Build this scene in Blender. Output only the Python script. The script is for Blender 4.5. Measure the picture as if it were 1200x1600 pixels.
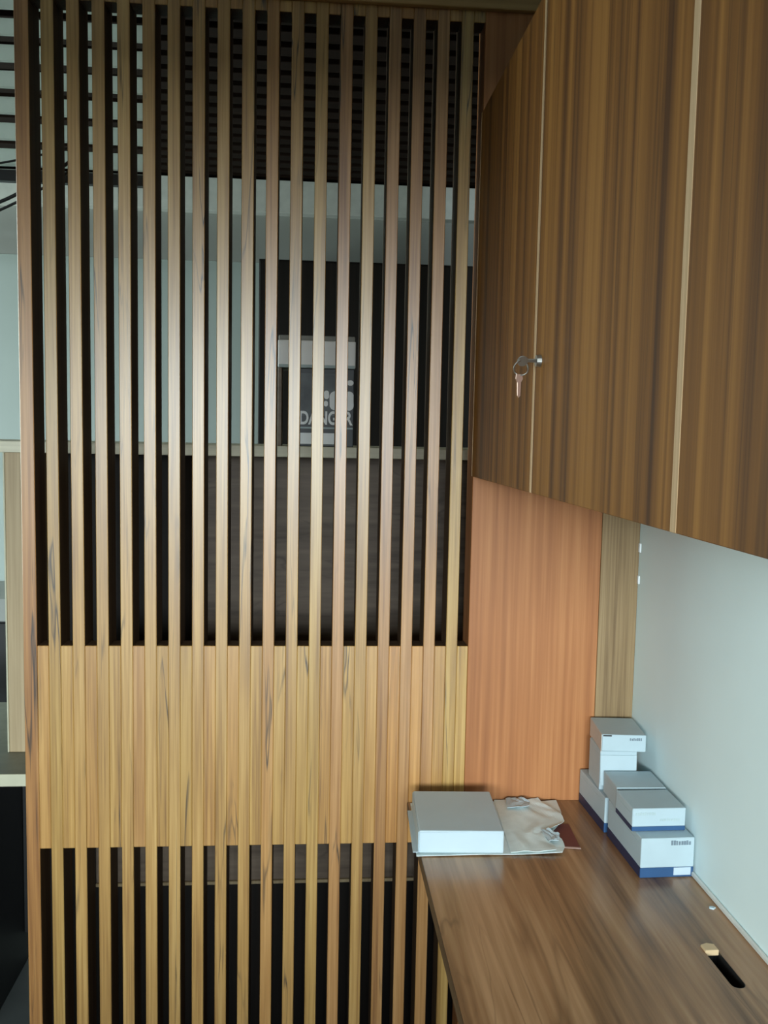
import bpy, bmesh, math, random
from mathutils import Vector, Matrix
random.seed(7)
for o in list(bpy.data.objects): bpy.data.objects.remove(o)
sc = bpy.context.scene
C = bpy.context.collection

# ------------------------------------------------------------------ camera
cd = bpy.data.cameras.new('camera'); cam = bpy.data.objects.new('camera', cd); C.objects.link(cam)
yaw, pitch, roll = 0.080, 0.0877, -0.0197
fw = Vector((math.sin(yaw)*math.cos(pitch), math.cos(yaw)*math.cos(pitch), -math.sin(pitch)))
rt = Vector((math.cos(yaw), -math.sin(yaw), 0)); dn = fw.cross(rt)
r2 = rt*math.cos(roll) + dn*math.sin(roll); d2 = -rt*math.sin(roll) + dn*math.cos(roll)
m = Matrix((r2, -d2, -fw)).transposed().to_4x4(); m.translation = Vector((0, 0, 1.566))
cam.matrix_world = m
cd.sensor_fit = 'VERTICAL'; cd.sensor_height = 36; cd.sensor_width = 27; cd.lens = 31.5
cd.clip_start = 0.02
sc.camera = cam

# ------------------------------------------------------------------ world, light, exposure
w = bpy.data.worlds.new('World'); sc.world = w; w.use_nodes = True
bg = w.node_tree.nodes['Background']; bg.inputs[0].default_value = (0.75, 0.88, 1.0, 1); bg.inputs[1].default_value = 0.12

def area(name, loc, target, sx, sy, power, col):
    l = bpy.data.lights.new(name, 'AREA'); l.shape = 'RECTANGLE'; l.size = sx; l.size_y = sy
    l.energy = power; l.color = col
    o = bpy.data.objects.new(name, l); C.objects.link(o); o.location = loc
    o.rotation_euler = (Vector(target)-Vector(loc)).to_track_quat('-Z', 'Y').to_euler()
    return o
# daylight outside the window behind the camera, and outside the side window of the far room
area('daylight_back_window', (-2.0, -8.0, 2.38), (-2.0, -2.2, 2.38), 10.0, 1.6, 2950, (0.82, 0.95, 1.0))
area('daylight_side_window', (-3.5, 3.0, 1.75), (-2.5, 3.05, 1.85), 2.4, 2.2, 170, (0.84, 1.0, 0.95))

sc.view_settings.view_transform = 'Standard'; sc.view_settings.look = 'None'
sc.view_settings.gamma = 1.0; sc.view_settings.use_curve_mapping = False
sc.view_settings.exposure = -0.1

# ------------------------------------------------------------------ materials
def nodes(name):
    mt = bpy.data.materials.new(name); mt.use_nodes = True
    return mt, mt.node_tree.nodes, mt.node_tree.links, mt.node_tree.nodes['Principled BSDF']

def plain(name, col, rough=0.6, metal=0.0, noise=0.06, nscale=30, spec=0.5, bump=0.0):
    mt, N, L, b = nodes(name)
    b.inputs['Roughness'].default_value = rough; b.inputs['Metallic'].default_value = metal
    b.inputs['Specular IOR Level'].default_value = spec
    t = N.new('ShaderNodeTexNoise'); t.inputs['Scale'].default_value = nscale; t.inputs['Detail'].default_value = 4
    g = N.new('ShaderNodeNewGeometry'); L.new(g.outputs['Position'], t.inputs['Vector'])
    r = N.new('ShaderNodeValToRGB'); L.new(t.outputs['Fac'], r.inputs[0])
    r.color_ramp.elements[0].position = 0.3; r.color_ramp.elements[1].position = 0.7
    r.color_ramp.elements[0].color = [c*(1-noise) for c in col]+[1]
    r.color_ramp.elements[1].color = [min(1, c*(1+noise)) for c in col]+[1]
    L.new(r.outputs[0], b.inputs['Base Color'])
    if bump:
        bp = N.new('ShaderNodeBump'); bp.inputs['Strength'].default_value = bump; bp.inputs['Distance'].default_value = 0.002
        L.new(t.outputs['Fac'], bp.inputs['Height']); L.new(bp.outputs[0], b.inputs['Normal'])
    return mt

def wood(name, dark, mid, light, along=2, across=45.0, stretch=1.2, vein=0.0, veincol=(0.03, 0.018, 0.01), rough=0.4,
         objcol=False, rand=True, spec=0.5, coat=0.0, veinscale=0.35, broad=0.5):
    mt, N, L, b = nodes(name)
    g = N.new('ShaderNodeNewGeometry'); vec = g.outputs['Position']
    oi = N.new('ShaderNodeObjectInfo')
    if rand:
        ad = N.new('ShaderNodeVectorMath'); ad.operation = 'MULTIPLY_ADD'
        cb = N.new('ShaderNodeCombineXYZ')
        for k in range(3): L.new(oi.outputs['Random'], cb.inputs[k])
        L.new(cb.outputs[0], ad.inputs[0]); ad.inputs[1].default_value = (7.3, 11.1, 5.7); L.new(vec, ad.inputs[2]); vec = ad.outputs[0]
    def noise(acr, alo, detail, dist=0.0):
        mp = N.new('ShaderNodeMapping'); s = [acr]*3; s[along] = alo; mp.inputs['Scale'].default_value = s
        L.new(vec, mp.inputs[0]); t = N.new('ShaderNodeTexNoise'); t.inputs['Scale'].default_value = 1.0
        t.inputs['Detail'].default_value = detail; t.inputs['Distortion'].default_value = dist
        L.new(mp.outputs[0], t.inputs['Vector']); return t.outputs['Fac']
    fine = noise(across*4, stretch*3, 3); wide = noise(across, stretch, 3, 0.4)
    mx = N.new('ShaderNodeMath'); mx.operation = 'MULTIPLY_ADD'; mx.inputs[1].default_value = 1-broad
    m2 = N.new('ShaderNodeMath'); m2.operation = 'MULTIPLY'; m2.inputs[1].default_value = broad
    L.new(wide, m2.inputs[0]); L.new(fine, mx.inputs[0]); L.new(m2.outputs[0], mx.inputs[2])
    r = N.new('ShaderNodeValToRGB'); L.new(mx.outputs[0], r.inputs[0]); e = r.color_ramp.elements
    e[0].position = 0.33; e[0].color = (*dark, 1); e[1].position = 0.66; e[1].color = (*light, 1)
    k = e.new(0.5); k.color = (*mid, 1)
    col = r.outputs[0]
    if objcol:
        mm = N.new('ShaderNodeMix'); mm.data_type = 'RGBA'; mm.blend_type = 'MULTIPLY'; mm.inputs['Factor'].default_value = 1
        L.new(col, mm.inputs['A']); L.new(oi.outputs['Color'], mm.inputs['B']); col = mm.outputs['Result']
    if vein:
        v = noise(across*veinscale, stretch*1.1, 3, 0.6)
        s = N.new('ShaderNodeMath'); s.operation = 'SUBTRACT'; s.inputs[1].default_value = 0.5; L.new(v, s.inputs[0])
        a = N.new('ShaderNodeMath'); a.operation = 'ABSOLUTE'; L.new(s.outputs[0], a.inputs[0])
        q = N.new('ShaderNodeMapRange'); q.inputs['From Min'].default_value = 0.0; q.inputs['From Max'].default_value = 0.022
        q.inputs['To Min'].default_value = vein; q.inputs['To Max'].default_value = 0.0; L.new(a.outputs[0], q.inputs['Value'])
        u = noise(across*0.3, 2.2, 2)
        q2 = N.new('ShaderNodeMapRange'); q2.inputs['From Min'].default_value = 0.48; q2.inputs['From Max'].default_value = 0.62; L.new(u, q2.inputs['Value'])
        f = N.new('ShaderNodeMath'); f.operation = 'MULTIPLY'; L.new(q.outputs[0], f.inputs[0]); L.new(q2.outputs[0], f.inputs[1])
        vm = N.new('ShaderNodeMix'); vm.data_type = 'RGBA'; L.new(f.outputs[0], vm.inputs['Factor'])
        L.new(col, vm.inputs['A']); vm.inputs['B'].default_value = (*veincol, 1); col = vm.outputs['Result']
    L.new(col, b.inputs['Base Color'])
    b.inputs['Roughness'].default_value = rough; b.inputs['Specular IOR Level'].default_value = spec
    b.inputs['Coat IOR'].default_value = 1.65; b.inputs['Coat Weight'].default_value = coat; b.inputs['Coat Roughness'].default_value = rough*0.8
    bp = N.new('ShaderNodeBump'); bp.inputs['Strength'].default_value = 0.12; bp.inputs['Distance'].default_value = 0.001
    L.new(fine, bp.inputs['Height']); L.new(bp.outputs[0], b.inputs['Normal'])
    return mt

M = {}
M['teak'] = wood('teak', (0.25, 0.118, 0.026), (0.43, 0.235, 0.060), (0.56, 0.34, 0.108), along=2, across=55, stretch=1.3,
                 vein=0.95, rough=0.42, veinscale=0.5, objcol=True, spec=0.5, coat=0.65)
M['teak_shaded'] = wood('teak_gap_shade', (0.055, 0.027, 0.011), (0.08, 0.04, 0.016), (0.11, 0.058, 0.024), along=2, across=55, stretch=1.3, rough=0.6, spec=0.3)  # same teak, darkened: the shade of the gaps put into its colour
M['beam'] = wood('beam_wood', (0.36, 0.21, 0.075), (0.46, 0.28, 0.11), (0.54, 0.34, 0.145), along=0, across=40, rough=0.5)
M['panel'] = wood('panel_laminate', (0.30, 0.103, 0.029), (0.40, 0.148, 0.045), (0.50, 0.210, 0.072), along=2, across=26, stretch=0.7, rough=0.5, rand=False)
M['strip'] = wood('strip_laminate', (0.17, 0.10, 0.042), (0.27, 0.175, 0.08), (0.34, 0.23, 0.115), along=2, across=70, stretch=1.5, vein=0.5, rough=0.5, rand=False)
M['door'] = wood('cabinet_laminate', (0.075, 0.026, 0.006), (0.23, 0.092, 0.017), (0.37, 0.165, 0.036), along=2, across=34, stretch=0.35,
                 rough=0.48, rand=False, spec=0.3, broad=0.8, vein=0.6, veincol=(0.05, 0.02, 0.008), veinscale=0.7)
M['pale_edge'] = wood('pale_edge_band', (0.50, 0.31, 0.16), (0.60, 0.40, 0.22), (0.68, 0.47, 0.28), along=2, across=60, rough=0.5)
M['desk'] = wood('desk_laminate', (0.10, 0.046, 0.020), (0.31, 0.165, 0.078), (0.50, 0.29, 0.15), along=1, across=22, stretch=1.2,
                 vein=0.45, veincol=(0.06, 0.03, 0.014), rough=0.26, rand=False, broad=0.7, spec=0.6, veinscale=0.6)
M['desk_edge'] = wood('desk_edge_band', (0.05, 0.026, 0.012), (0.09, 0.05, 0.024), (0.13, 0.075, 0.04), along=1, across=30, rough=0.45)
M['wall'] = plain('wall_paint', (0.78, 0.93, 0.93), 0.65, noise=0.03, nscale=3)
M['wall_room'] = plain('room_wall_paint', (0.30, 0.30, 0.29), 0.8, noise=0.03, nscale=3)
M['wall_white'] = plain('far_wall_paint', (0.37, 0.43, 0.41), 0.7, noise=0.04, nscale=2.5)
M['wall_grey'] = plain('grey_plaster', (0.30, 0.31, 0.29), 0.8, noise=0.05, nscale=5)
M['caulk'] = plain('white_caulk', (0.66, 0.68, 0.64), 0.6, noise=0.06)
M['floor'] = plain('floor_vinyl', (0.20, 0.22, 0.21), 0.45, noise=0.1, nscale=6)
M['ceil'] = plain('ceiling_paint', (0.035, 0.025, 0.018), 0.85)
M['ceil_near'] = plain('white_ceiling_paint', (0.80, 0.80, 0.78), 0.85)
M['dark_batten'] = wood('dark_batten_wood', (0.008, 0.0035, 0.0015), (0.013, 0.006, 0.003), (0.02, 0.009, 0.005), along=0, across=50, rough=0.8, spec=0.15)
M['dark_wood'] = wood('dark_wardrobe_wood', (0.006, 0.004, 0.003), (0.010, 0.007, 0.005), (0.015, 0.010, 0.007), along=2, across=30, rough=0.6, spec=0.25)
M['back_wood'] = wood('hutch_back_wood', (0.10, 0.068, 0.045), (0.17, 0.12, 0.083), (0.22, 0.16, 0.115), along=0, across=26, stretch=2.5, rough=0.55, broad=0.7, vein=0.5)
M['ledge'] = wood('ledge_wood', (0.56, 0.52, 0.38), (0.64, 0.60, 0.45), (0.70, 0.66, 0.50), along=0, across=40, rough=0.5)
M['board'] = wood('board_wood', (0.30, 0.21, 0.11), (0.38, 0.28, 0.155), (0.45, 0.34, 0.20), along=2, across=40, rough=0.5)
M['ledge_pale'] = plain('pale_table_edge', (0.52, 0.50, 0.36), 0.5)
M['charcoal'] = plain('charcoal_laminate', (0.022, 0.022, 0.022), 0.5)
M['table'] = plain('table_top_olive', (0.17, 0.17, 0.125), 0.45, noise=0.12)
mt, N_, L_, b_ = nodes('frosted_louvre')
tr = N_.new('ShaderNodeBsdfTranslucent'); tr.inputs[0].default_value = (0.93, 0.97, 0.94, 1)
b_.inputs['Base Color'].default_value = (0.80, 0.90, 0.85, 1); b_.inputs['Roughness'].default_value = 0.5
mixs = N_.new('ShaderNodeMixShader'); mixs.inputs[0].default_value = 0.7
L_.new(b_.outputs[0], mixs.inputs[1]); L_.new(tr.outputs[0], mixs.inputs[2]); L_.new(mixs.outputs[0], N_['Material Output'].inputs[0])
M['louvre'] = mt
M['black'] = plain('black_rubber', (0.012, 0.012, 0.012), 0.5)
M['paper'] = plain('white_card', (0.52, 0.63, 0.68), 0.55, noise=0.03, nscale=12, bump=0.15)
M['sheet'] = plain('crumpled_paper', (0.82, 0.92, 0.90), 0.65, noise=0.06, nscale=38, bump=0.3)
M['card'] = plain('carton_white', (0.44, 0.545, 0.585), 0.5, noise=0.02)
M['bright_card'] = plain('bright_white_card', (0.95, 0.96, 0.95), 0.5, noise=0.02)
M['kraft'] = plain('carton_inside', (0.62, 0.56, 0.50), 0.7, noise=0.05)
M['blue'] = plain('carton_blue', (0.028, 0.085, 0.20), 0.45, noise=0.05)
M['navy'] = plain('carton_navy', (0.012, 0.025, 0.075), 0.45, noise=0.05)
M['print_grey'] = plain('print_grey', (0.16, 0.21, 0.25), 0.6)
M['print_pale'] = plain('print_pale', (0.42, 0.52, 0.53), 0.6)
M['label'] = plain('pale_blue_label', (0.50, 0.60, 0.68), 0.6)
M['red'] = plain('maroon_paper', (0.16, 0.035, 0.03), 0.6, noise=0.1)
M['pink'] = plain('pink_paper_edge', (0.60, 0.40, 0.34), 0.6)
M['metal'] = plain('nickel', (0.42, 0.41, 0.38), 0.45, metal=1.0)
M['brass'] = plain('copper_key', (0.78, 0.56, 0.48), 0.35, metal=0.7)
M['cap'] = plain('beige_plastic', (0.66, 0.47, 0.27), 0.5)
M['slotmetal'] = plain('dark_print', (0.02, 0.024, 0.028), 0.45)
M['greyprint'] = plain('grey_picture_print', (0.10, 0.115, 0.125), 0.5, noise=0.5, nscale=14)
M['whiteprint'] = plain('white_print', (0.92, 0.95, 0.95), 0.5, noise=0.02)

# ------------------------------------------------------------------ mesh helpers
def add_box(bm, x0, x1, y0, y1, z0, z1):
    v = [bm.verts.new((x, y, z)) for z in (z0, z1) for y in (y0, y1) for x in (x0, x1)]
    for f in ((0, 2, 3, 1), (4, 5, 7, 6), (0, 1, 5, 4), (2, 6, 7, 3), (0, 4, 6, 2), (1, 3, 7, 5)):
        bm.faces.new([v[i] for i in f])
def mesh_of(name, bm, bevel=0.0, seg=1):
    if bevel:
        bmesh.ops.bevel(bm, geom=list(bm.edges), offset=bevel, segments=seg, affect='EDGES', profile=0.5)
    bmesh.ops.recalc_face_normals(bm, faces=list(bm.faces))
    me = bpy.data.meshes.new(name); bm.to_mesh(me); bm.free(); return me
def link(name, me, mat, parent=None):
    if mat is not None and not me.materials: me.materials.append(M[mat])
    o = bpy.data.objects.new(name, me); C.objects.link(o)
    if parent is not None: o.parent = parent
    return o
def box(name, b, mat, parent=None, bevel=0.0015, seg=1):
    """b in world (or parent-local) coordinates; the mesh origin sits at the base centre"""
    x0, x1, y0, y1, z0, z1 = b; bm = bmesh.new()
    cx, cy = (x0+x1)/2, (y0+y1)/2
    add_box(bm, x0-cx, x1-cx, y0-cy, y1-cy, 0, z1-z0)
    o = link(name, mesh_of(name, bm, bevel, seg), mat, parent); o.location = (cx, cy, z0); return o
def boxes(name, bl, mat, parent=None, bevel=0.0):
    bm = bmesh.new()
    for b in bl: add_box(bm, *b)
    return link(name, mesh_of(name, bm, bevel), mat, parent)
def empty(name, loc=(0, 0, 0), rz=0.0):
    o = bpy.data.objects.new(name, None); C.objects.link(o); o.location = loc; o.rotation_euler = (0, 0, rz)
    o.empty_display_size = 0.05; return o
def tag(o, label=None, cat=None, group=None, kind=None):
    if label: o['label'] = label
    if cat: o['category'] = cat
    if group: o['group'] = group
    if kind: o['kind'] = kind
    return o
def prism(name, pts, z0, z1, mat, parent=None, bevel=0.0):
    bm = bmesh.new()
    a = [bm.verts.new((x, y, z0)) for x, y in pts]; b = [bm.verts.new((x, y, z1)) for x, y in pts]; n = len(pts)
    bm.faces.new(a[::-1]); bm.faces.new(b)
    for i in range(n): bm.faces.new((a[i], a[(i+1) % n], b[(i+1) % n], b[i]))
    return link(name, mesh_of(name, bm, bevel), mat, parent)
def tube(name, pts, r, mat, parent=None, n=8, closed=False):
    bm = bmesh.new(); rings = []; P = [Vector(p) for p in pts]; k = len(P)
    for i, p in enumerate(P):
        if closed: t = P[(i+1) % k]-P[i-1]
        else: t = P[min(i+1, k-1)]-P[max(i-1, 0)]
        t.normalize(); up = Vector((0, 0, 1)) if abs(t.z) < 0.9 else Vector((1, 0, 0))
        a = t.cross(up).normalized(); b = t.cross(a)
        rings.append([bm.verts.new(p+a*r*math.cos(2*math.pi*j/n)+b*r*math.sin(2*math.pi*j/n)) for j in range(n)])
    for i in range(k if closed else k-1):
        A, B = rings[i], rings[(i+1) % k]
        for j in range(n): bm.faces.new((A[j], A[(j+1) % n], B[(j+1) % n], B[j]))
    if not closed: bm.faces.new(rings[0]); bm.faces.new(rings[-1])
    for f in bm.faces: f.smooth = True
    return link(name, mesh_of(name, bm), mat, parent)

D = 1.917          # front face of the slatted screen
XW = 0.722         # right wall
ZC = 2.67          # ceiling

# ------------------------------------------------------------------ setting
tag(box('floor', (-2.5, 1.1, -2.3, 4.1, -0.05, 0.0), 'floor', bevel=0), kind='structure')
tag(box('ceiling', (-2.5, 1.1, -2.3, D+0.04, ZC+0.03, ZC+0.10), 'ceil_near', bevel=0), kind='structure')
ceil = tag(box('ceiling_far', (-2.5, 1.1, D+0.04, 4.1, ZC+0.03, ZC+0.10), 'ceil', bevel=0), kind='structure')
wr = tag(box('wall_right', (XW, XW+0.12, -2.2, D+0.06, 0, ZC+0.03), 'wall', bevel=0), kind='structure')
tag(boxes('wall_back', [(-2.5, -1.50, -2.3, -2.2, 0, ZC+0.03), (0.62, 0.85, -2.3, -2.2, 0, ZC+0.03),
                        (-1.50, 0.62, -2.3, -2.2, 0, 1.0), (-1.50, 0.62, -2.3, -2.2, 2.06, ZC+0.03)], 'wall_room'), kind='structure')
tag(boxes('wall_left', [(-2.6, -2.5, -2.3, 2.15, 0, ZC+0.03), (-2.6, -2.5, 3.8, 4.1, 0, ZC+0.03),
                        (-2.6, -2.5, 2.15, 3.8, 0, 0.85), (-2.6, -2.5, 2.15, 3.8, 2.58, ZC+0.03)], 'wall_room'), kind='structure')
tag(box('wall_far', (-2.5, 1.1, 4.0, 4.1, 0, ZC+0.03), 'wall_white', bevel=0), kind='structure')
tag(box('wall_far_right', (1.0, 1.1, D+0.06, 4.0, 0, ZC+0.03), 'wall_grey', bevel=0), kind='structure')
def window(name, axis, a0, a1, z0, z1, c):
    o = empty(name, (0, 0, 0)); tag(o, kind='structure')
    def bar(n, u0, u1, q0, q1):
        box(n, (u0, u1, c-0.03, c+0.03, q0, q1) if axis == 'x' else (c-0.03, c+0.03, u0, u1, q0, q1), 'caulk', o)
    bar('window_frame', a0, a1, z0, z0+0.05); bar('window_frame', a0, a1, z1-0.05, z1)
    bar('window_frame', a0, a0+0.05, z0+0.05, z1-0.05); bar('window_frame', a1-0.05, a1, z0+0.05, z1-0.05)
    mid = (a0+a1)/2; bar('window_mullion', mid-0.02, mid+0.02, z0+0.05, z1-0.05)
window('window_1', 'x', -1.50, 0.62, 1.0, 2.06, -2.25)
window('window_2', 'y', 2.15, 3.8, 0.85, 2.58, -2.55)

# far wall: grey strip, its colour holding the beam's shade, and a pale beam proud of it; wooden ceiling battens
tag(box('trim_1', (-2.5, 1.0, 3.99, 4.0, 2.292, 2.49), 'wall_grey', bevel=0), kind='structure')
tag(box('trim_2', (-2.5, 1.0, 3.93, 4.0, 2.49, 2.625), 'caulk'), kind='structure')
y = D+0.12; bat = None
while y < 3.97:
    if bat is None:
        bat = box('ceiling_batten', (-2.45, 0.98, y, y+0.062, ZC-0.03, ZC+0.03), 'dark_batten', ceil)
        bat.location.z -= ceil.location.z; bat.location.x -= ceil.location.x; bat.location.y -= ceil.location.y; b0 = bat
    else:
        q = b0.copy(); C.objects.link(q); q.location.y = b0.location.y+(y-(D+0.12))
    y += 0.1

# paint chips on the corner of the grey wall, pale caulk line along the desk
for z, h in ((1.315, 0.020), (1.245, 0.018)):
    c = box('plaster_chip', (XW-0.003, XW+0.001, D-0.010, D-0.001, z, z+h), 'whiteprint', wr, bevel=0.001)
    c.location = c.location-wr.location
tag(box('trim_3', (XW-0.006, XW, 0.3, D-0.001, 0.7505, 0.760), 'caulk', bevel=0.002), kind='structure')

# ------------------------------------------------------------------ slatted screen
scr = tag(empty('slat_screen', (-0.13, D+0.03, 0)), 'teak partition screen of vertical slats with a solid middle band', 'screen')
SX, SY = -0.13, D+0.03
YEL, PAL, PNK, ORG, OLV = (1.0, 0.99, 0.98), (1.05, 1.05, 1.05), (0.92, 0.82, 0.88), (1.0, 0.92, 0.90), (0.97, 0.98, 0.95)
SY_, SP_, SK_, SO_, SL_ = (1.0, 0.99, 1.04), (1.04, 1.05, 1.15), (0.88, 0.76, 0.88), (1.0, 0.88, 0.90), (0.95, 0.97, 0.95)
slat_cols = [SL_, SY_, SY_, SP_, SY_, SP_, SY_, SY_, SY_, SO_, SY_, SL_, SK_, SY_, SK_, SK_, SK_, SL_]
fill_cols = [ORG, YEL, ORG, YEL, PNK, YEL, OLV, ORG, ORG, YEL, YEL, OLV, ORG, YEL, ORG, (1.0, 0.82, 0.74), (1.0, 0.84, 0.78), ORG, OLV]
X0, P, HW, DEP = -0.5416, 0.05, 0.0125, 0.075
def local(b): return (b[0]-SX, b[1]-SX, b[2]-SY, b[3]-SY, b[4], b[5])
def tint(o, c, j=0.05):
    k = 1+random.uniform(-j, j); o.color = (min(1.3, c[0]*k), min(1.3, c[1]*k), min(1.3, c[2]*k), 1); return o
post = tint(box('end_post', local((-0.606, -0.578, D, D+DEP, 0, 2.44)), 'teak', scr, 0.0012), (0.88, 0.72, 0.74))
first = None
for i in range(18):
    x = X0+P*i
    if first is None: s = first = box('slat', local((x-HW, x+HW, D, D+DEP, 0, 2.44)), 'teak', scr, 0.0012)
    else:
        s = first.copy(); C.objects.link(s); s.location.x = x-SX
    tint(s, slat_cols[i])
def shade_sides(o):  # paints gap shade onto the side, top and bottom faces
    if len(o.data.materials) < 2: o.data.materials.append(M['teak_shaded'])
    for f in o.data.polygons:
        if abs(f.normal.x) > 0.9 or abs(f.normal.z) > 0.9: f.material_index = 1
shade_sides(first); shade_sides(post)
F = {}
for i in range(19):
    xl = -0.578 if i == 0 else X0+P*(i-1)+HW
    xr = 0.345 if i == 18 else X0+P*i-HW
    for nm, z0, z1 in (('infill_strip', 0.656, 1.103), ('top_infill', 2.417, 2.44), ('bottom_infill', 0.0, 0.08)):
        if nm in F and 0 < i < 18:
            o = F[nm].copy(); C.objects.link(o); o.location.x = (xl+xr)/2-SX
        else:
            o = box(nm, local((xl, xr, D+0.0006, D+0.052, z0, z1)), 'teak', scr, 0.0012)
            shade_sides(o)
            if i > 0: F[nm] = o
        tint(o, fill_cols[i])
tag(box('trim_4', (-0.62, XW, D-0.012, D+DEP+0.01, 2.4402, ZC+0.03), 'beam'), kind='structure')

# laminate panel and narrow corner board, flush with the screen
tag(box('laminate_panel', (0.3455, 0.636, D+0.0005, D+DEP, 0, 2.44), 'panel', bevel=0.001),
    'plain orange-brown laminate panel between the slat screen and the grey wall', 'panel')
tag(box('corner_board', (0.6365, XW, D-0.001, D+DEP, 0, 2.44), 'strip', bevel=0.001),
    'narrow olive-brown grained board in the corner beside the grey wall', 'board')

# ------------------------------------------------------------------ wall cabinet
XC = 0.342; ZB, ZT = 1.477, 2.236
cab = tag(empty('wall_cabinet', (0.53, 1.08, ZB)), 'dark brown wood-grain wall cabinet hung above the desk on the right', 'cabinet')
def cl(b): return (b[0]-0.53, b[1]-0.53, b[2]-1.08, b[3]-1.08, b[4]-ZB, b[5]-ZB)
box('carcass', cl((XC+0.019, XW-0.001, 0.25, D-0.003, ZB+0.002, ZT)), 'door', cab, 0.001)
edges = [(D-0.003, 1.3975), (1.382, 0.8305), (0.817, 0.25)]
for k, (ya, yb) in enumerate(edges):
    d = box('door', cl((XC, XC+0.018, yb, ya, ZB, ZT)), 'door', cab, 0.001)
    if k < 2:
        e = box('edge_band', (-0.0095, 0.0085, 0, 0.0145, 0, ZT-ZB), 'pale_edge', d, 0.0008)
        h = (ya-yb)/2; e.location = (-0.0005, -h-0.0072, 0); e.scale = (1, 0.62 if k == 0 else 1, 1)
    if k == 0:
        e = box('edge_band', (-0.0095, 0.0085, 0, 0.002, 0, ZT-ZB), 'pale_edge', d, 0.0004); e.location = (-0.0005, (ya-yb)/2-0.0004, 0)
    if k == 1:
        bm = bmesh.new(); bmesh.ops.create_cone(bm, cap_ends=True, segments=20, radius1=0.0095, radius2=0.0085, depth=0.007)
        bmesh.ops.rotate(bm, verts=bm.verts, cent=(0, 0, 0), matrix=Matrix.Rotation(-math.pi/2, 3, 'Y'))
        lk = tag(link('lock', mesh_of('lock', bm), 'metal', d), 'round chrome lock')
        lk.location = (-0.009-0.0035, 1.352-(ya+yb)/2, 1.680-ZB)
# key left in the lock, with a ring and a second key hanging from it
key = tag(empty('key', (XC-0.007, 1.352, 1.680), 0.0), 'small metal key left in the cabinet lock with a ring hanging from it', 'key')
boxes('blade', [(-0.014, 0.0, -0.0012, 0.0012, -0.0028, 0.0028)], 'metal', key, 0.0005).rotation_euler.x = 0.5
bm = bmesh.new(); bmesh.ops.create_cone(bm, cap_ends=True, segments=20, radius1=0.0085, radius2=0.0085, depth=0.0026)
bmesh.ops.rotate(bm, verts=bm.verts, cent=(0, 0, 0), matrix=Matrix.Rotation(math.pi/2, 3, 'X'))
o = link('bow', mesh_of('bow', bm, 0.0006), 'metal', key); o.location = (-0.0205, 0, -0.001); o.rotation_euler.x = 0.5
o = tube('ring', [(0.011*math.cos(a), 0.003*math.sin(2*a), 0.011*math.sin(a)) for a in [2*math.pi*i/24 for i in range(24)]], 0.0011, 'metal', key, 6, True)
o.location = (-0.0225, 0, -0.0115)
k2 = empty('spare_key'); k2.parent = key
bpy.data.objects.remove(k2)
sk = prism('spare_key', [(-0.005, 0), (0.005, 0), (0.006, -0.007), (0.003, -0.012), (0.0025, -0.032), (0, -0.035), (-0.0022, -0.032), (-0.003, -0.012), (-0.006, -0.007)], -0.001, 0.001, 'brass', key)
sk.rotation_euler = (math.pi/2, 0, 0.35); sk.location = (-0.025, 0, -0.021)

# ------------------------------------------------------------------ desk along the right wall
dk = tag(empty('desk', (0.47, 1.1, 0)), 'glossy dark brown laminate desk along the grey wall', 'desk')
XD = 0.219; DY0 = 0.30
bm = bmesh.new()
def loop(pts):
    vs = [bm.verts.new((x-0.47, y-1.1, 0.75)) for x, y in pts]
    return [bm.edges.new((vs[i], vs[(i+1) % len(vs)])) for i in range(len(vs))]
sa, sb = Vector((0.6455, 1.322)), Vector((0.6475, 1.236)); ax = (sb-sa).normalized(); px = Vector((-ax.y, ax.x)); hw = 0.0115
slot = []
for i in range(9):
    a = math.pi*i/8; slot.append(sa + px*hw*math.cos(a) - ax*hw*math.sin(a))
for i in range(9):
    a = math.pi*i/8; slot.append(sb - px*hw*math.cos(a) + ax*hw*math.sin(a))
el = loop([(XD, DY0), (XW-0.001, DY0), (XW-0.001, D-0.002), (XD, D-0.002)]) + loop([(p.x, p.y) for p in slot])
r = bmesh.ops.triangle_fill(bm, use_beauty=True, edges=el)
ex = bmesh.ops.extrude_face_region(bm, geom=list(bm.faces))
bmesh.ops.translate(bm, verts=[v for v in ex['geom'] if isinstance(v, bmesh.types.BMVert)], vec=(0, 0, -0.025))
top = link('desktop', mesh_of('desktop', bm), 'desk', dk)
eb = box('edge_band', (XD-0.0012-0.47, XD-0.0001-0.47, DY0-1.1, D-0.002-1.1, 0.725, 0.7497), 'desk_edge', dk, 0)
tag(prism('slot_cap', [(p.x-0.47, p.y-1.1) for p in [sa-ax*0.014+px*0.0115, sa-ax*0.018, sa-ax*0.014-px*0.0115, sa+ax*0.004-px*0.0115, sa+ax*0.004+px*0.0115]],
      0.744, 0.7535, 'cap', dk, 0.001), 'beige plastic cap at the end of the cable slot')
sl = prism('slot_shade_plate', [(p.x-0.47, p.y-1.1) for p in [sa+(q-sa)*0.99 for q in slot]], 0.700, 0.7235, 'black', dk)  # added black plate, paints the shade at the bottom of the slot
ln = [Vector((p.x-0.47, p.y-1.1)) for p in slot]; cen = (sa+sb)/2-Vector((0.47, 1.1))
bm = bmesh.new(); ring = []
for p in ln:
    d_ = (p-cen); i_ = p-d_.normalized()*0.0012
    ring.append([bm.verts.new((p.x, p.y, 0.7496)), bm.verts.new((i_.x, i_.y, 0.7496)), bm.verts.new((i_.x, i_.y, 0.7236)), bm.verts.new((p.x, p.y, 0.7236))])
for i in range(len(ring)):
    A, B = ring[i], ring[(i+1) % len(ring)]
    for j in range(4): bm.faces.new((A[j], A[(j+1) % 4], B[(j+1) % 4], B[j]))
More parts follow.
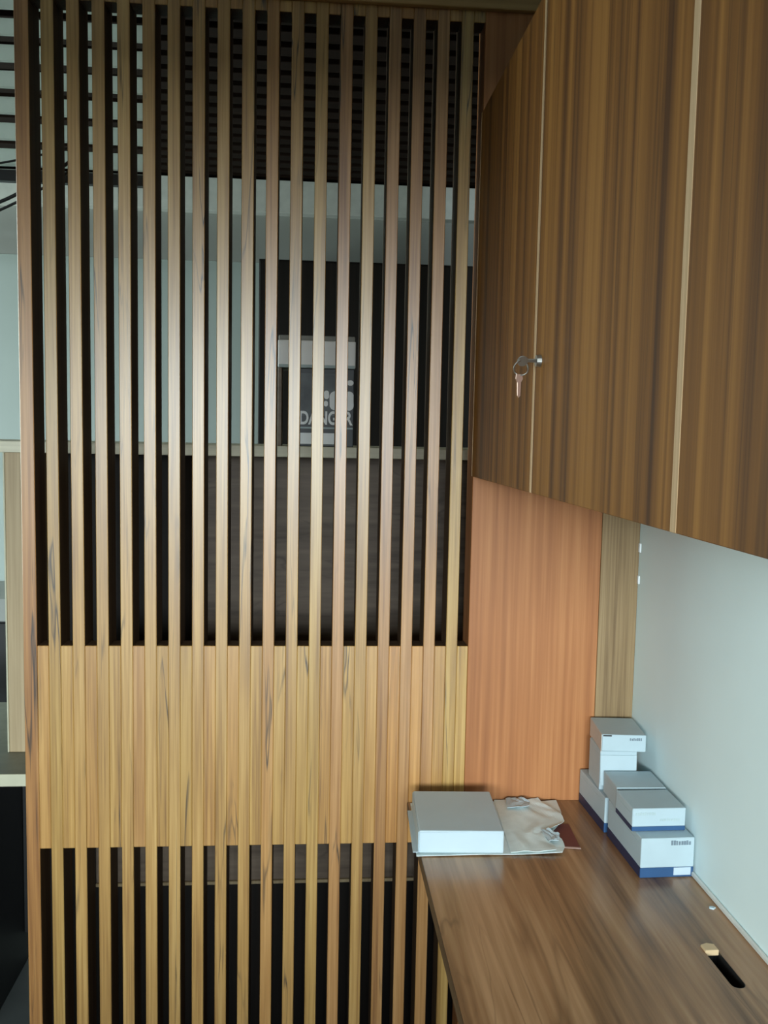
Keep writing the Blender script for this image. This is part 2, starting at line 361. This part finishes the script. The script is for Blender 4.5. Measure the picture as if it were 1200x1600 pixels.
link('slot_shade_ring', mesh_of('slot_shade_ring', bm), 'black', dk)  # added black ring, paints shade over the slot walls
box('support_panel', (XD+0.03-0.47, XW-0.01-0.47, DY0+0.04-1.1, DY0+0.06-1.1, 0, 0.7249), 'desk_edge', dk)

# ------------------------------------------------------------------ papers at the back of the desk
def sheet(name, left, right, y0, y1, z, amp, seed, mat, nx=26, ny=22, thick=0.0009, curl=0.0):
    """paper between two edge polylines (functions of v), with a soft wave and a real thickness"""
    rnd = random.Random(seed); ph = [rnd.uniform(0, 6.28) for _ in range(6)]
    def pl(pts, v):
        for (va, xa), (vb, xb) in zip(pts, pts[1:]):
            if v <= vb: return xa+(xb-xa)*(v-va)/(vb-va) if vb > va else xb
        return pts[-1][1]
    bm = bmesh.new(); G = []
    for j in range(ny+1):
        v = j/ny; row = []
        for i in range(nx+1):
            u = i/nx; x = pl(left, v)+(pl(right, v)-pl(left, v))*u; yy = y0+(y1-y0)*v
            ed = min(1, u*4)
            zz = z+amp*ed*(1+0.6*math.sin(14*u+ph[0]+5*v)+0.5*math.sin(9*v+ph[1]-7*u)+0.3*math.sin(31*u*v+ph[2]))*0.5 + curl*max(0, u-0.75)**2*16*abs(math.sin(5*v+ph[3]))
            row.append((x, yy, max(z, zz)))
        G.append(row)
    cx, cy = sum(p[0] for r_ in G for p in r_)/((nx+1)*(ny+1)), (y0+y1)/2
    T = [[bm.verts.new((p[0]-cx, p[1]-cy, p[2]-z+thick)) for p in r_] for r_ in G]
    B = [[bm.verts.new((p[0]-cx, p[1]-cy, p[2]-z)) for p in r_] for r_ in G]
    for j in range(ny):
        for i in range(nx):
            bm.faces.new((T[j][i], T[j][i+1], T[j+1][i+1], T[j+1][i])); bm.faces.new((B[j][i], B[j+1][i], B[j+1][i+1], B[j][i+1]))
    for j in range(ny):
        bm.faces.new((T[j][0], T[j+1][0], B[j+1][0], B[j][0])); bm.faces.new((T[j][nx], B[j][nx], B[j+1][nx], T[j+1][nx]))
    for i in range(nx):
        bm.faces.new((T[0][i], B[0][i], B[0][i+1], T[0][i+1])); bm.faces.new((T[ny][i], T[ny][i+1], B[ny][i+1], B[ny][i]))
    o = link(name, mesh_of(name, bm), mat); o.location = (cx, cy, z); return o
tag(prism('envelope', [(0.44, 1.70), (0.540, 1.682), (0.548, 1.79), (0.45, 1.80)], 0.7502, 0.7515, 'red'),
    'maroon envelope sticking out from under the loose papers', 'envelope')
env = bpy.data.objects['envelope']
tag(prism('pale_edge', [(0.502, 1.683), (0.540, 1.676), (0.541, 1.682), (0.502, 1.689)], 0.7515, 0.7522, 'pink', env), 'pale pink edge')
tag(sheet('paper_sheet', [(0, 0.209), (1, 0.224)], [(0, 0.497), (0.10, 0.509), (0.25, 0.512), (0.34, 0.497), (0.5, 0.522), (0.72, 0.545), (1, 0.552)],
          1.657, 1.905, 0.7517, 0.0014, 3, 'sheet', curl=0.003), 'loose white paper lying lowest under the white carton', 'paper')
tag(sheet('paper_sheet', [(0, 0.395), (1, 0.412)], [(0, 0.485), (0.12, 0.488), (0.2, 0.478), (0.33, 0.482), (0.48, 0.536), (0.62, 0.540), (0.8, 0.528), (0.9, 0.515), (1, 0.512)],
          1.660, 1.910, 0.7545, 0.0028, 9, 'sheet', curl=0.004), 'crumpled top sheet with a torn edge beside the white carton', 'paper')
tag(sheet('paper_scrap', [(0, 0.480), (1, 0.476)], [(0, 0.500), (0.4, 0.507), (1, 0.492)], 1.695, 1.745, 0.7600, 0.0025, 5, 'paper', nx=8, ny=8, curl=0.004),
    'small white scrap lying on the torn paper edge', 'paper')
tag(sheet('paper_scrap', [(0, 0.430), (1, 0.437)], [(0, 0.478), (0.5, 0.486), (1, 0.472)], 1.855, 1.905, 0.7605, 0.0025, 8, 'paper', nx=8, ny=8, curl=0.003),
    'small folded scrap at the back of the papers against the laminate panel', 'paper')
wc = tag(empty('carton', (0.3015, 1.757, 0.7552), -0.05), 'flat white closed carton lying on papers at the desk edge', 'carton')
bm = bmesh.new(); add_box(bm, -0.083, 0.083, -0.098, 0.098, 0, 0.045)
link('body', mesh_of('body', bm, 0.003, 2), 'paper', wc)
o = boxes('side_flap', [(-0.094, -0.083, -0.096, 0.096, 0.0, 0.0015), (-0.0842, -0.0831, -0.096, 0.096, 0.0, 0.042)], 'paper', wc, 0.0004)
o = boxes('lid_seam', [(-0.082, 0.082, -0.0986, -0.0979, 0.0415, 0.0423)], 'label', wc)

# ------------------------------------------------------------------ stack of supply boxes against the wall
def supply(loc, rz, sx, sy, sz, label, band=0.0, marks=(), flap=False, chip=None, tilt=0.0, pattern='white'):
    t = tag(empty('supply_box', loc, rz), label, 'box', 'white and blue supply boxes stacked in the desk corner')
    t.rotation_euler.x = tilt
    z0 = band
    if band:
        box('blue_base', (-sx/2, sx/2, -sy/2, sy/2, 0, band), 'blue', t, 0.0008)
        box('navy_side', (-sx/2-0.0006, -sx/2+0.0005, -sy/2+0.001, sy/2-0.001, 0.0006, band), 'navy', t, 0)
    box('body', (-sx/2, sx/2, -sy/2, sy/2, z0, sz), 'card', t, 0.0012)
    box('lid_seam', (-sx/2-0.0004, -sx/2+0.0002, -sy/2+0.012, sy/2-0.012, sz-0.012, sz-0.0112), 'print_pale', t, 0)
    for (mx, mz, mw, mh, mat, n) in marks:      # illegible small lettering: a row of little strokes
        bl = []; rr = random.Random(int(mx*10000)+n); cx = mx
        for q in range(n):
            ww = mw/n*rr.uniform(0.62, 0.86); hh = mh*rr.uniform(0.72, 1.0)
            bl.append((cx, cx+ww, -sy/2-0.0005, -sy/2+0.0002, mz, mz+hh)); cx += mw/n
        boxes('printed_mark', bl, mat, t)
    if chip: box('label_patch', (chip[0], chip[1], -sy/2-0.0006, -sy/2+0.0002, chip[2], chip[3]), 'label', t, 0)
    if flap:
        o = boxes('end_flap', [(-sx/2-0.0012, -sx/2-0.0002, -sy/2+0.002, sy/2-0.002, -0.004, sz-0.001)], 'kraft', t)
        o = boxes('open_slit', [(-sx/2+0.002, -sx/2+0.020, -sy/2-0.0003, -sy/2+0.0004, sz-0.004, sz-0.001)], 'charcoal', t)
    return t
supply((0.666, 1.648, 0.7502), 0.02, 0.103, 0.176, 0.076, 'largest white box with a blue base, in front at the bottom of the stack', 0.019,
       marks=((0.006, 0.062, 0.039, 0.009, 'print_grey', 8),), chip=(0.013, 0.046, 0.004, 0.0185))
supply((0.660, 1.634, 0.8265), 0.012, 0.104, 0.088, 0.044, 'white box with thin blue base resting on the front box', 0.0085,
       marks=((-0.046, 0.031, 0.040, 0.006, 'print_pale', 9), (0.002, 0.019, 0.040, 0.005, 'print_pale', 9)))
supply((0.664, 1.733, 0.8265), -0.03, 0.100, 0.088, 0.044, 'plain grey-topped box just behind the one with the thin blue base', 0.0)
supply((0.657, 1.831, 0.7502), 0.03, 0.098, 0.160, 0.074, 'white box with dark blue base at the bottom rear beside the laminate panel', 0.020)
supply((0.652, 1.834, 0.8245), -0.05, 0.078, 0.086, 0.084, 'upright plain white carton in the middle of the rear stack', 0.0, tilt=0.0)
supply((0.664, 1.843, 0.9092), -0.10, 0.092, 0.115, 0.036, 'topmost white box of the stack with a beige open end', 0.0,
       marks=((0.012, 0.024, 0.026, 0.006, 'print_grey', 7),), flap=True)
uc = [o for o in bpy.data.objects if o.get('label', '').startswith('upright plain')][0]
fl = prism('torn_flap', [(-0.040, 0.0), (-0.030, -0.004), (-0.012, 0.006), (0.005, 0.002), (0.022, 0.010), (0.036, 0.006), (0.038, 0.060), (-0.039, 0.060)], 0.0, 0.0012, 'card', uc)
fl.rotation_euler = (math.pi/2-0.16, 0, 0); fl.location = (0, -0.0535, 0.016)
# crumb on the desk
tag(prism('paper_crumb', [(0.699, 1.447), (0.705, 1.443), (0.711, 1.447), (0.707, 1.452), (0.701, 1.452)], 0.7501, 0.753, 'paper', None, 0.0006),
    'tiny white crumb of paper on the desk near the wall', 'scrap')

# ------------------------------------------------------------------ behind the screen: table, hutch and things on it
tb = tag(empty('back_table', (-0.3, 2.4, 0)), 'table behind the slat screen with a pale front edge and dark side', 'table')
def tl(b): return (b[0]+0.3, b[1]+0.3, b[2]-2.4, b[3]-2.4, b[4], b[5])
box('tabletop', tl((-1.45, 0.55, 2.063, 2.62, 0.740, 0.767)), 'table', tb)
box('front_edge', tl((-1.45, 0.55, 2.058, 2.063, 0.739, 0.768)), 'ledge_pale', tb, 0.001)
box('side_panel', tl((-0.845, -0.820, 2.09, 2.60, 0, 0.7399)), 'charcoal', tb)
box('side_panel', tl((-1.44, -1.415, 2.09, 2.60, 0, 0.7399)), 'charcoal', tb)
box('side_panel', tl((0.50, 0.525, 2.09, 2.60, 0, 0.7399)), 'charcoal', tb)
box('apron', tl((-0.50, 0.499, 2.085, 2.103, 0.490, 0.7399)), 'back_wood', tb)
box('modesty_panel', tl((-0.655, 0.499, 2.125, 2.14, 0.0, 0.7399)), 'dark_wood', tb)
box('apron_lip', tl((-0.50, 0.499, 2.080, 2.106, 0.482, 0.4899)), 'board', tb, 0.001)
box('back_panel', tl((-0.819, 0.499, 2.56, 2.58, 0.10, 0.7399)), 'charcoal', tb)
hu = tag(empty('hutch', (-0.2, 2.35, 0.7675)), 'open wooden hutch with a pale top ledge behind the slats', 'hutch')
def hl(b): return (b[0]+0.2, b[1]+0.2, b[2]-2.35, b[3]-2.35, b[4]-0.7675, b[5]-0.7675)
box('top_ledge', hl((-1.30, 0.52, 2.20, 2.50, 1.503, 1.530)), 'ledge', hu)
box('side_board', hl((-0.7345, -0.686, 2.205, 2.49, 0.7675, 1.5029)), 'board', hu)
box('edge_band', hl((-0.7385, -0.7346, 2.204, 2.49, 0.7675, 1.5029)), 'ledge_pale', hu, 0.001)
box('side_board', hl((-1.30, -1.28, 2.205, 2.49, 0.7675, 1.5029)), 'board', hu)
box('divider', hl((-0.345, -0.327, 2.215, 2.47, 0.7675, 1.5029)), 'dark_wood', hu)
box('side_board', hl((0.50, 0.518, 2.205, 2.49, 0.7675, 1.5029)), 'board', hu)
box('back_panel', hl((-0.3269, 0.4999, 2.455, 2.47, 0.7675, 1.5029)), 'back_wood', hu)
box('back_panel', hl((-0.6859, -0.3451, 2.46, 2.475, 0.7675, 1.5029)), 'dark_wood', hu)

# printed box, white carton on it and a thin upright board on the ledge
db = tag(empty('printed_box', (0.0305, 2.26, 1.5302)), 'dark printed box with white DANGER lettering on the ledge behind the slats', 'box')
box('body', (-0.0675, 0.0675, -0.045, 0.045, 0, 0.190), 'slotmetal', db)
yf = -0.0454
box('picture', (-0.066, 0.030, yf, yf+0.0006, 0.075, 0.178), 'greyprint', db, 0)
box('white_band', (-0.067, 0.034, yf-0.0002, yf+0.0006, 0.006, 0.033), 'whiteprint', db, 0)
box('grey_line', (-0.066, 0.066, yf, yf+0.0006, 0.0435, 0.0475), 'print_pale', db, 0)
def text(name, s, h, wdt, loc, mat, parent, bold=0.0):
    cu = bpy.data.curves.new(name, 'FONT'); cu.body = s; cu.size = 1; cu.extrude = 0.0; cu.offset = bold
    t = bpy.data.objects.new(name, cu); C.objects.link(t)
    bpy.context.view_layer.update()
    me = bpy.data.meshes.new_from_object(t.evaluated_get(bpy.context.evaluated_depsgraph_get())); bpy.data.objects.remove(t)
    xs = [v.co.x for v in me.vertices]; ys = [v.co.y for v in me.vertices]
    for v in me.vertices:
        a = (v.co.x-min(xs))/(max(xs)-min(xs))*wdt; b = (v.co.y-min(ys))/(max(ys)-min(ys))*h
        v.co = (a, 0, b)
    me.materials.clear(); o = link(name, me, mat, parent); o.location = loc; return o
text('lettering', 'DANGER', 0.034, 0.130, (-0.065, yf-0.0004, 0.053), 'whiteprint', db, 0.03)
def blob(name, x0, x1, z0, z1):
    n = 20; pts = []
    rx, rz = (x1-x0)/2, (z1-z0)/2; k = min(rx, rz)
    for i in range(n):
        a = 2*math.pi*i/n; pts.append(((x0+x1)/2+(rx-k)*(1 if math.cos(a) > 0 else -1)+k*math.cos(a), (z0+z1)/2+(rz-k)*(1 if math.sin(a) > 0 else -1)+k*math.sin(a)))
    bm = bmesh.new(); bm.faces.new([bm.verts.new((p[0], yf-0.0003, p[1])) for p in pts])
    return link(name, mesh_of(name, bm), 'whiteprint', db)
blob('white_mark', -0.006, 0.0065, 0.116, 0.137); blob('white_mark', -0.006, 0.004, 0.098, 0.112)
blob('white_mark', 0.0075, 0.036, 0.089, 0.136); blob('white_mark', 0.044, 0.067, 0.089, 0.136); blob('white_mark', 0.050, 0.066, 0.150, 0.163)
tc = tag(empty('carton', (0.006, 2.26, 1.7206)), 'white flat carton on top of the printed box behind the slats', 'carton')
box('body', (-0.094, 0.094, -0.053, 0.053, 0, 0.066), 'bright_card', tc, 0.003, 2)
box('lid', (-0.0925, 0.0925, -0.052, 0.052, 0.0662, 0.0775), 'wall_grey', tc, 0.002)
box('bottom_tray', (-0.0925, 0.0925, -0.0535, 0.052, -0.0001, 0.008), 'print_pale', tc, 0.001)
tag(box('thin_board', (-0.088, -0.078, 2.21, 2.31, 1.5302, 1.7204), 'back_wood'), 'slim brown board standing on the ledge left of the printed box', 'board')

# louvre of pale slats hanging at the upper left behind the screen, with cables
lv = tag(empty('louvre', (-0.80, 2.42, 2.19)), 'pale horizontal louvre hanging from the ceiling behind the screen', 'louvre')
lf = None; z = 2.224
while z < 2.63:
    if lf is None:
        bm = bmesh.new(); add_box(bm, -0.62, 0.365, -0.004, 0.004, -0.0225, 0.0225)
        lf = link('louvre_slat', mesh_of('louvre_slat', bm, 0.001), 'louvre', lv); s = lf
    else:
        s = lf.copy(); C.objects.link(s)
    s.location = (0, 0, z-2.19+0.0225); s.rotation_euler = (-0.22, 0, 0); z += 0.0636
box('bottom_rail', (-0.62, 0.375, -0.012, 0.012, -0.004, 0.024), 'charcoal', lv)
for xx in (-0.55, 0.36):
    box('cord_bar', (xx-0.004, xx+0.004, 0.008, 0.016, 0.02, ZC-2.19-0.03), 'charcoal', lv)
def arc(a, b, sag, n=14):
    a, b = Vector(a), Vector(b)
    return [a.lerp(b, i/n)+Vector((0, 0, -sag*4*(i/n)*(1-i/n))) for i in range(n+1)]
tag(tube('cable', [(-1.46, 2.385, ZC-0.03), (-1.44, 2.385, 2.45), (-1.30, 2.385, 2.17)] + arc((-0.95, 2.385, 2.20), (-0.60, 2.385, 2.275), 0.012), 0.0028, 'black'), 'thin black cable crossing the lowest louvre slat', 'cable')
tag(tube('cable', [(-1.46, 2.362, ZC-0.03), (-1.44, 2.362, 2.45), (-1.30, 2.362, 2.17)] + arc((-1.05, 2.362, 2.02), (-0.62, 2.362, 2.20), 0.03), 0.0035, 'black'), 'black cable sagging diagonally below the louvre', 'cable')
tag(tube('cable', [(-1.46, 2.335, ZC-0.03), (-1.44, 2.335, 2.45), (-1.30, 2.335, 2.17)] + arc((-1.05, 2.335, 2.055), (-0.60, 2.335, 2.225), 0.045), 0.0045, 'black'), 'thicker black cable hanging close beside the diagonal one', 'cable')

# wardrobe and low cabinet against the far wall
wd = tag(empty('wardrobe', (0.385, 3.78, 0)), 'tall dark brown wardrobe against the far wall behind the slats', 'wardrobe')
box('body', (-0.605, 0.605, -0.18, 0.215, 0, 2.235), 'dark_wood', wd)
for k in (-1, 1):
    d = box('door', (0.004 if k > 0 else -0.601, 0.601 if k > 0 else -0.004, -0.2, -0.1805, 0.06, 2.225), 'dark_wood', wd)
    box('handle', (-0.006, 0.006, -0.028, -0.0105, 0.95, 1.09), 'charcoal', d).location = (-k*0.26, -0.02, 0.95)
lc = tag(empty('low_cabinet', (-1.3, 3.78, 0)), 'low charcoal cabinet with a grey top below the pale far wall', 'cabinet')
box('body', (-1.0, 1.0, -0.18, 0.215, 0, 0.80), 'charcoal', lc)
for k in range(4): box('door', (-1.0+0.5*k+0.003, -0.5+0.5*k-0.003, -0.198, -0.1805, 0.06, 0.79), 'charcoal', lc)
box('countertop', (-1.01, 1.01, -0.21, 0.215, 0.8002, 0.89), 'wall_grey', lc)
